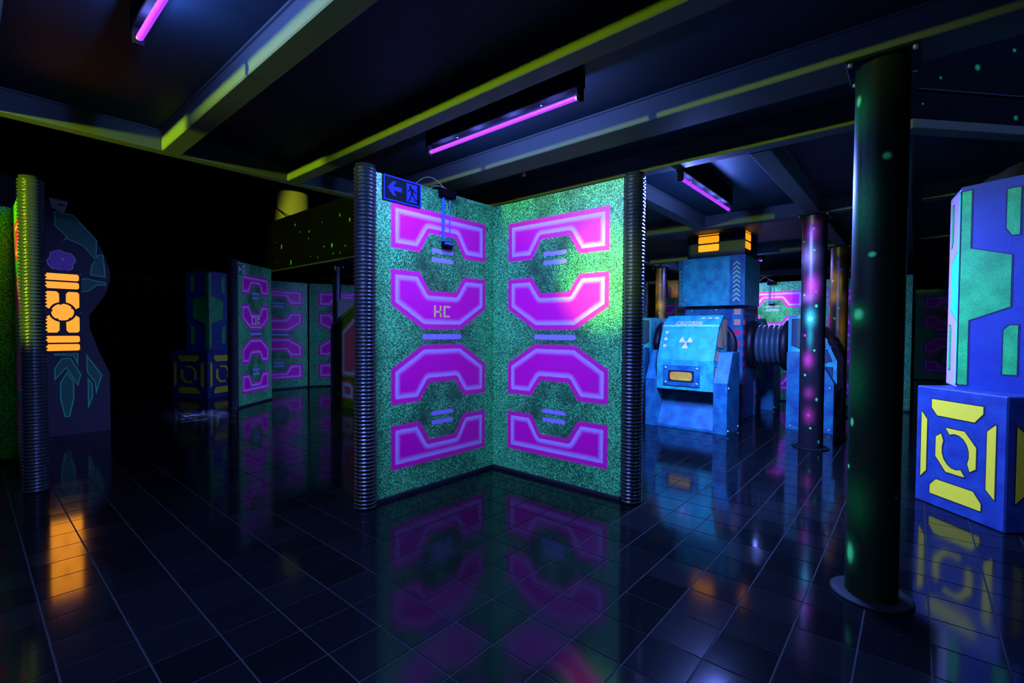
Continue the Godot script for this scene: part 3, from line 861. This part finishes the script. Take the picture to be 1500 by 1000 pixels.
func setting() -> void:
	# ---- floor: recessed grout bed, square glazed tiles
	var fl := structure("floor")
	part("grout_bed", box(Vector3(-6, -.2, -14), Vector3(18, -.0025, 7), 0.0), M.grout, fl)
	var px := .2305; var pz := .2206; var gap := .0045
	var st0 := begin()
	var tw := px - gap; var td := pz - gap
	add_tile(st0, Vector3.ZERO, tw, td, Vector2.ZERO)
	var tile := finish(st0)
	var fwd := Vector2(.7593, -.6508); var rgt := Vector2(.6508, .7593)
	var seen := []
	for i in range(-27, 78):
		for j in range(-64, 32):
			var c := Vector2(.208 + (i + .5) * px, .069 + (j + .5) * pz)
			var z := c.dot(fwd); var x := c.dot(rgt)
			if z < .9 or absf(x) > z * 1.12 + .3 or z > 15.0: continue
			if c.y > 6.9 or c.y < -13.9 or c.x < -5.9 or c.x > 17.8: continue
			var s := 1e3 / (z * z) if absf(x) < z * 1.09 + .05 and z > 1.6 else 0.0
			seen.append([s, c])
	seen.sort_custom(func(a, b): return a[0] > b[0])
	var rng := RandomNumberGenerator.new(); rng.seed = 77
	var rest := begin()
	for k in seen.size():
		var c: Vector2 = seen[k][1]
		var tilt := Vector2(rng.randf_range(-1, 1), rng.randf_range(-1, 1)) * .0011
		if k < 300:
			var b := Basis(Vector3.RIGHT, tilt.x) * Basis(Vector3.BACK, tilt.y)
			part("tile", tile, M["tile%d" % rng.randi_range(0, 2)], fl, Transform3D(b, Vector3(c.x, 0, c.y)))
		else: add_tile(rest, Vector3(c.x, 0, c.y), tw, td, tilt)
	var rm := part("tile_field", finish(rest), M.tile1, fl)
	rm.set_meta("kind", "stuff")
	# ---- shell of the hall
	for w in [["wall_left", Vector3(-6.2, 0, -14), Vector3(-6, 5.2, 7)], ["wall_right", Vector3(18, 0, -14), Vector3(18.2, 5.2, 7)], ["wall_front", Vector3(-6.2, 0, 7), Vector3(18.2, 5.2, 7.2)]]:
		var ws := structure(w[0])
		part("plaster", box(w[1], w[2], 0.0), M.wall, ws)
	var wb := structure("wall_back")
	part("plaster", box(Vector3(-6.2, 0, -14.2), Vector3(18.2, 5.2, -14.03), 0.0), M.black, wb)
	for r in 2:
		for k in 10: part("wall_board", box(Vector3(-6 + k * 2.4 + .008, [0.0, 2.42][r], -14.03), Vector3(-6 + (k + 1) * 2.4 - .008, [2.40, 5.0][r], -14.0), .004), M.wall, wb)
	var roof := structure("ceiling")
	part("roof", box(Vector3(-6.2, 5.0, -14.2), Vector3(18.2, 5.2, 7.2), 0.0), M.wall, roof)
	# ---- mezzanine deck with two open wells
	var lay := Transform3D(Basis(Vector3.RIGHT, PI / 2), Vector3(0, DECK + .18, 0))      # xy of the outline becomes xz
	for q in [[-6, -4.05, 2.8, -4.05, 2.8, 7, -6, 7], [2.8, -4.05, 18, -4.05, 18, -.05, 2.8, -.05], [4.38, -14, 18, -14, 18, -4.05, 4.38, -4.05], [3.65, -.05, 18, -.05, 18, 7, 11.45, 7]]:
		part("deck", prism(pv(q), 0.0, .18), M.deck, roof, lay)
	for b in [[.99, -4.05, .99, 6.9], [.06, -4.05, .06, 6.9], [1.86, -4.05, 1.86, 6.9], [3.56, -4.0, 3.56, -.1]]:
		steel_beam(roof, Vector3(b[0], BEAM, b[1]), Vector3(b[2], BEAM, b[3]))
	for b in [[2.79, -4.05, 2.79, 6.9], [5.95, -13.9, 5.95, -.12], [8.41, -13.9, 8.41, -.12], [12.0, -13.9, 12.0, -.12], [5.95, .02, 5.95, 1.9], [8.41, .02, 8.41, 4.1]]:
		steel_beam(roof, Vector3(b[0], BEAM, b[1]), Vector3(b[2], BEAM, b[3]), .24 if b[0] < 5.9 else .16)
	for b in [[3.64, -.85, 5.85, -.85], [6.05, -.85, 8.31, -.85], [8.51, -.85, 17.9, -.85], [3.64, -2.03, 5.85, -2.03], [6.05, -3.84, 8.31, -3.84], [8.51, -3.84, 11.9, -3.84]]:
		steel_beam(roof, Vector3(b[0], BEAM, b[1]), Vector3(b[2], BEAM, b[3]), .14)
	steel_beam(roof, Vector3(2.95, BEAM, -.10), Vector3(17.9, BEAM, -.10), .10)
	steel_beam(roof, Vector3(-6, BEAM, -4.10), Vector3(4.35, BEAM, -4.10), .10)
	# ---- star-painted parapets round the wells
	var t := structure("trim_1")      # parapet of the rear well
	t.position = Vector3(4.38, 2.5, -14)
	face_board(t, "star_board", 9.9, 1.05, M.star_fascia, Transform3D(Basis(Vector3(0, 0, 1), Vector3.UP, Vector3(-1, 0, 0)), Vector3(-.031, 0, 0)))
	part("bottom_trim", box(Vector3(-.05, -.03, 0), Vector3(0.0, 0.0, 9.9), .004), M.beam, t)
	var t2 := structure("trim_2")      # parapet set slantwise round the near well
	t2.position = Vector3(3.63, 2.44, -.06)
	var u := Vector3(.742, 0, .670)
	part("edge_beam", box(Vector3(0, 0, -.06), Vector3(3.2, .055, .03), .004), M.beam, t2, Transform3D(Basis(u, Vector3.UP, u.cross(Vector3.UP)), Vector3.ZERO))
	face_board(t2, "star_board", 3.2, .72, M.star_fascia_small, Transform3D(Basis(u, Vector3.UP, u.cross(Vector3.UP)), Vector3(0, .065, 0)))
	part("ledge_strip", box(Vector3(.05, .236, 0), Vector3(3.2, .242, .012), .001), M.beam, t2, Transform3D(Basis(u, Vector3.UP, u.cross(Vector3.UP)), Vector3.ZERO))

func add_tile(st: SurfaceTool, c: Vector3, w: float, d: float, tilt: Vector2) -> void:
	var q := .0016
	var top := []; var low := []
	for s in [[-1, -1], [-1, 1], [1, 1], [1, -1]]:
		var x: float = s[0] * w / 2; var z: float = s[1] * d / 2
		low.append(c + Vector3(x, -.006, z))
		var x2: float = s[0] * (w / 2 - q); var z2: float = s[1] * (d / 2 - q)
		top.append(c + Vector3(x2, x2 * tilt.y - z2 * tilt.x, z2))
	quad(st, top[0], top[1], top[2], top[3])
	for i in 4: quad(st, low[i], low[(i + 1) % 4], top[(i + 1) % 4], top[i])

func booths() -> void:
	var bo := booth("two green glitter panels with magenta stencils meeting in an L, exit sign on one", Vector3(3.136, 0, -2.909), 1.276, 1.28, 2.36, M.motif, M.motif)
	booth("dim L-shaped booth beside the alien-head panel, its black hose lit green-yellow", Vector3(.32, 0, -6.40), 1.27, 1.25, 2.36, M.motif, M.motif)
	var L := fr(Vector3(1.86, 0, -2.909), Vector3.RIGHT, Vector3.UP)
	exit_sign("dark exit sign with blue arrow and running figure on the glitter booth", L * at(.104, 2.18, .001), .335, .18, M.sign_dark, M.sign_mark)
	target_sensor("black sensor with two clear rods hung over the glitter booth beside its exit sign", L * at(.617, 2.345, 0.0), .41)
	# sprayed letters HC
	for q in [rect(0, 0, .018, .095), rect(.018, .036, .075, .052), rect(.06, 0, .076, .095), rect(.10, 0, .118, .095), rect(.118, .078, .17, .095), rect(.118, 0, .165, .016)]:
		plate(bo, "painted_letter", q, at(-.696, 1.35, 0), .002, M.hc)

func single_panel(label: String, p: Vector3, turn: float, W: float, H: float, face: Material) -> Node3D:
	var t := thing("maze_divider", label, "partition", p, turn, "free-standing maze panels")
	maze_panel(t, W, H, face)
	return t

func far_panels() -> void:
	# left rear group
	var d1 := rad_to_deg(atan2(.631, .776))
	var p1 := single_panel("dim maze panel turned askew in front of the crate pillar, with small green exit sign", Vector3(2.77, 0, -8.02), d1, 1.02, 2.30, M.motif)
	part("corrugated_hose", hose_mesh(2.32), M.hose, p1, at(-.085, 0, 0))
	exit_sign("small green exit sign with white arrow on the askew panel", p1.transform * at(.03, 2.08, .001), .20, .20, M.sign_green, M.sign_white)
	var lx := at(.42, 1.32, 0)
	for q in [rect(0, 0, .02, .13), rect(.02, .11, .06, .13), rect(.02, 0, .06, .02), rect(.10, .0, .12, .13), rect(.07, 0, .10, .02), rect(.20, .08, .23, .13), rect(.20, 0, .23, .05)]: plate(p1, "painted_letter", q, lx, .002, M.sign_white)
	plate(p1, "painted_letter", pv([.13, 0, .16, 0, .19, .13, .15, .13]), lx, .002, M.lime)
	single_panel("dim maze panel beside the askew panel, facing the aisle", Vector3(3.56, 0, -9.95), 0, 1.28, 2.23, M.motif)
	single_panel("dim maze panel closing the corner behind the thin dark column", Vector3(4.87, 0, -9.93), -28, 1.28, 2.23, M.motif)
	# stair side with a sloping top
	var sp := thing("stair_side", "dark slope-topped side panel with one large purple stencil", "partition", Vector3(3.98, 0, -7.30), -90)
	var o := pv([0, 0, 1.6, 0, 1.6, 1.96, .05, 1.30, 0, 1.22])
	part("board", prism(o, -.05, 0), M.stair_board, sp)
	part("rail", prism(pv([0, 1.22, .05, 1.30, 1.6, 1.96, 1.6, 2.02, .02, 1.36, -.05, 1.24, -.05, 0, 0, 0]), -.07, .02), M.black, sp)
	for q in [pv([.30, .52, .62, .52, .80, .66, 1.3, .66, 1.3, 1.58, .80, 1.52, .30, 1.21]), pv([.30, .16, .60, .16, .60, .34, .52, .40, .30, .40])]:
		plate(sp, "stencil_edge", Geometry2D.offset_polygon(q, .03)[0], Transform3D(), .002, M.stencil_red)
		plate(sp, "stencil_line", q, Transform3D(), .003, M.stencil_blue)
		plate(sp, "stencil_fill", Geometry2D.offset_polygon(q, -.06)[0], Transform3D(), .004, M.stencil_purple)
	var pb := thing("pale_board", "pale board leaning behind the slope-topped side panel", "board", Vector3(4.9, 0, -8.1), -60)
	part("sheet", box(Vector3(-.4, 0, -.02), Vector3(.6, 1.83, 0), .004), M.pale_board, pb)
	# panels behind the robot
	var q1 := single_panel("brightly lit far maze panel with hanging sensor behind the robot", Vector3(9.62, 0, -2.66), -90, 1.27, 2.15, M.motif)
	single_panel("far maze panel beside the orange nebula column", Vector3(9.62, 0, -1.32), -90, 1.27, 2.15, M.motif)
	target_sensor("black sensor hung over the far panel behind the robot", q1.transform * at(.58, 2.14, 0.0), .38)
	var q2 := single_panel("far maze panel ending in a black hose by the left nebula column", Vector3(8.95, 0, -5.50), -90, 1.27, 2.20, M.motif)
	part("corrugated_hose", hose_mesh(2.24), M.hose, q2, at(1.35, 0, 0))
	target_sensor("black sensor hung over the far panel with the black hose", q2.transform * at(1.10, 2.19, 0.0), .38)
	single_panel("deep blue maze panel seen past the robot's neck", Vector3(12.4, 0, -5.4), -90, 1.27, 2.15, M.motif)
	single_panel("second deep blue maze panel farther past the robot's neck", Vector3(12.4, 0, -4.1), -90, 1.27, 2.15, M.motif)
	var nb := thing("nebula_board", "small board sprayed with an orange nebula", "board", Vector3(10.2, 0, -4.25), -90)
	part("post", box(Vector3(.2, 0, -.06), Vector3(.26, 2.0, -.03), .003), M.black, nb)
	face_board(nb, "print", .5, .38, M.nebula, at(.05, 1.98, 0))
	# far right
	single_panel("dim stencilled panel at the far end behind the blue crate", Vector3(16.5, 0, -.02), -90, 1.28, 2.38, M.motif)
	single_panel("second dim stencilled panel at the far end behind the blue crate", Vector3(16.5, 0, 1.30), -90, 1.28, 2.38, M.motif)

func columns_and_crates() -> void:
	star_column("thick near-black column with green haze and bright teal stars beside the blue crate", 2.80, -.14, .103, BEAM, M.column_green)
	star_column("column sprayed with a pink nebula in front of the robot's side arm", 5.97, -.845, .115, BEAM, M.column_pink)
	star_column("column with an orange nebula standing behind the robot's side arm", 8.41, -.87, .115, BEAM, M.column_orange)
	star_column("orange nebula column left behind the robot's front arm", 9.0, -3.84, .105, BEAM, M.column_orange)
	star_column("thin dark column with a few stars behind the slope-topped panel", 4.85, -8.75, .075, BEAM, M.column_dark)
	crate("blue crate with large yellow stencils beside the thick star column", Vector3(4.437, 0, .229), -137.3)
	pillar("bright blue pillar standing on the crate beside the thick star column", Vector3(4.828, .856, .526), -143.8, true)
	crate("dim blue crate with yellow stencils half hidden behind the askew panel", Vector3(3.10, 0, -9.62), 24)
	pillar("dim blue pillar half hidden behind the askew panel", Vector3(2.98, .856, -10.02), -15)

func small_things() -> void:
	# alien-head panel with a backlit orange window
	var t := thing("alien_cutout", "dark dome-headed panel with green outlined shapes and a violet orb", "panel", Vector3(.30, 0, -7.5))
	var half := [[0, 2.92], [.16, 2.86], [.38, 2.66], [.55, 2.52], [.70, 2.39], [.82, 2.18], [.88, 1.96], [.885, 1.83], [.84, 1.66], [.75, 1.50], [.69, 1.40], [.69, 1.25], [.77, .97], [.87, .70], [.87, 0]]
	var o := PackedVector2Array()
	for p in half: o.append(Vector2(p[0], p[1]))
	for i in range(half.size() - 1, 0, -1): o.append(Vector2(-half[i][0], half[i][1]))
	part("board", prism(o, -.05, 0), M.alien, t)
	var px := func(a: Array) -> PackedVector2Array:      # photograph crop coordinates turned into metres on this board
		var r := PackedVector2Array()
		for i in range(0, a.size(), 2): r.append(Vector2(a[i], a[i + 1]))
		return r
	var shapes := [
		[.40, 2.58, .56, 2.57, .77, 2.30, .76, 2.05, .64, 2.22, .50, 2.28, .46, 2.24, .50, 2.30, .40, 2.42],
		[.865 - .04, 2.14, .845, 1.86, .70, 1.88, .71, 1.98, .775, 2.13],
		[.38, 1.80, .58, 1.80, .66, 1.84, .845, 1.80, .845, 1.76, .77, 1.765, .68, 1.68, .55, 1.66, .45, 1.67, .44, 1.75, .38, 1.76],
		[.38, .955, .585, .955, .585, .80, .54, .92, .38, .93],
		[.38, .78, .445, .90, .52, .90, .61, .70, .58, .56, .48, .78, .38, .64],
		[.485, .74, .545, .62, .545, .42, .505, .21, .46, .21, .425, .42, .425, .61],
		[.655, .94, .80, .68, .74, .45, .73, .59, .66, .72],
		[.665, .66, .71, .58, .71, .42, .665, .28]]
	for s in shapes:
		for m in [1.0, -1.0]:
			var r := PackedVector2Array()
			for i in range(0, s.size(), 2): r.append(Vector2(s[i] * m, s[i + 1]))
			plate(t, "shape_outline", r, Transform3D(), .002, M.alien_line)
			var inner := Geometry2D.offset_polygon(r, -.010)
			if inner.size() > 0: plate(t, "green_shape", inner[0], Transform3D(), .003, M.alien_green)
	for m in [1.0, -1.0]:
		var gear := PackedVector2Array()
		for i in 40:
			var a := TAU * i / 40
			var rr := .125 if (i % 10) < 7 else .108
			gear.append(Vector2(m * .455 + cos(a) * rr, 2.02 + sin(a) * rr))
		plate(t, "orb_rim", gear, Transform3D(), .002, M.orb_line)
		plate(t, "violet_orb", Geometry2D.offset_polygon(gear, -.008)[0], Transform3D(), .003, M.orb)
		plate(t, "orb_glint", disc(m * .455 + .01, 2.04, .012, 12), Transform3D(), .004, M.paint_white)
	var lb := thing("light_box", "black box with glowing orange bars and round window on the alien-head panel", "light", Vector3(.756, .90, -7.495))
	part("case", box(Vector3(-.165, .06, 0), Vector3(.165, 1.01, .02), .003), M.black, lb)
	var z := at(0, 0, .02)
	for y in [.085, .18, .80, .895]: plate(lb, "lit_bar", rounded(-.142, y, .142, y + .075, .02), z, .003, M.orange_glow)
	for sx in [1.0, -1.0]:
		for sy in [1.0, -1.0]:
			var q := PackedVector2Array()
			for v in [[.03, .21], [.05, .235], [.125, .235], [.142, .215], [.142, .06], [.12, .045]]: q.append(Vector2(v[0] * sx, .53 + v[1] * sy))
			for i in 6:
				var a := deg_to_rad(lerpf(18, 76, i / 5.0))
				q.append(Vector2(cos(a) * .118 * sx, .53 + sin(a) * .118 * sy))
			plate(lb, "lit_quarter", q, z, .003, M.orange_glow)
	var gear2 := PackedVector2Array()
	for i in 36:
		var a := TAU * i / 36
		var rr := .095 if (i % 7) != 3 else .082
		gear2.append(Vector2(cos(a) * rr, .53 + sin(a) * rr))
	plate(lb, "lit_disc", gear2, z, .003, M.orange_glow)
	for p in [[.155, .09], [.155, .53], [.155, .98]]: bolt(lb, z * at(p[0], p[1], 0), .006)
	var a := AreaLight3D.new()
	a.name = "box_light"; a.area_size = Vector2(.28, .88); a.light_color = Color(1.0, .6, .12); a.light_energy = .25; a.shadow_enabled = true
	a.rotation.y = PI; a.position = Vector3(0, .53, .035)
	lb.add_child(a)
	var tag := thing("paper_tag", "pale paper tag stuck on top of the alien-head panel", "tag", Vector3(.66, 2.62, -7.49))
	part("sheet", prism(pv([0, .10, .16, .09, .12, -.06, .02, 0.0]), 0, .004), M.pale_board, tag)
	plate(tag, "ink", rect(.07, .03, .13, .05), at(0, 0, .004), .001, M.paint_black)
	# barrel behind the far parapet and the cable in front of it
	var b := thing("barrel", "pale cylindrical drum standing behind the star-dotted parapet", "drum", Vector3(5.0, DECK + .18, -11.0))
	part("drum", lathe([[0, 0], [.36, 0], [.37, .03], [.365, .5], [.37, 1.0], [.365, 1.50], [.35, 1.53], [0, 1.53]], 40), M.barrel, b)
	part("blue_label", lathe_arc(.372, 1.12, 1.40, -190, -150), M.barrel_blue, b)
	var cb := thing("slack_cable", "black cable slung across the pale drum", "cable", Vector3(4.6, 4.25, -12.4))
	part("wire", tube_path([Vector3(-.1, 1.0, -.9), Vector3(-.05, .40, .2), Vector3(0, -.15, 1.2), Vector3(0, -.72, 2.3)], .012), M.black, cb)
	# dark bundle on top of the bright pillar
	var cl := thing("cloth_bundle", "dark crumpled cloth bundle lying on the bright blue pillar", "cloth", Vector3(4.84, 2.276, .56))
	var fn := FastNoiseLite.new(); fn.seed = 5; fn.frequency = 1.0
	var st := SurfaceTool.new(); st.begin(Mesh.PRIMITIVE_TRIANGLES); st.set_smooth_group(0)
	var N := 28; var R := 9
	var P := func(i: int, j: int) -> Vector3:
		var an := TAU * i / N
		var s := float(j) / R
		var fold := 1.0 + .10 * sin(an * 7.0 + s * 2.0) * s + .25 * fn.get_noise_2d(cos(an) * 2.0, sin(an) * 2.0 + s)
		return Vector3(cos(an) * s * .25 * fold, .155 * (1.0 - s * s * .98) * (1.0 + .2 * fn.get_noise_2d(cos(an) * 3.0 * s, sin(an) * 3.0 * s)) + .012 * sin(an * 7.0) * s * (1 - s), sin(an) * s * .25 * fold)
	for j in R:
		for i in N:
			quad(st, P.call(i, j), P.call(i + 1, j), P.call(i + 1, j + 1), P.call(i, j + 1))
	st.generate_normals()
	part("folds", st.commit(), M.cloth, cl)
	var hk := thing("ceiling_hook", "short blue rod with a brass foot hanging over the glitter booth", "hook", Vector3(3.0, 2.51, -2.46))
	part("rod", lathe([[0, .02], [.013, .02], [.013, DECK - 2.51], [0, DECK - 2.51]], 12), M.rod_blue, hk)
	part("foot", lathe([[0, 0], [.016, 0], [.016, .025], [0, .025]], 12), M.hub, hk)

func lathe_arc(r: float, y0: float, y1: float, a0: float, a1: float) -> ArrayMesh:
	var st := begin()
	for i in 10:
		var p := deg_to_rad(lerpf(a0, a1, i / 10.0)); var q := deg_to_rad(lerpf(a0, a1, (i + 1) / 10.0))
		quad(st, Vector3(cos(q) * r, y0, sin(q) * r), Vector3(cos(p) * r, y0, sin(p) * r), Vector3(cos(p) * r, y1, sin(p) * r), Vector3(cos(q) * r, y1, sin(q) * r))
	return finish(st)
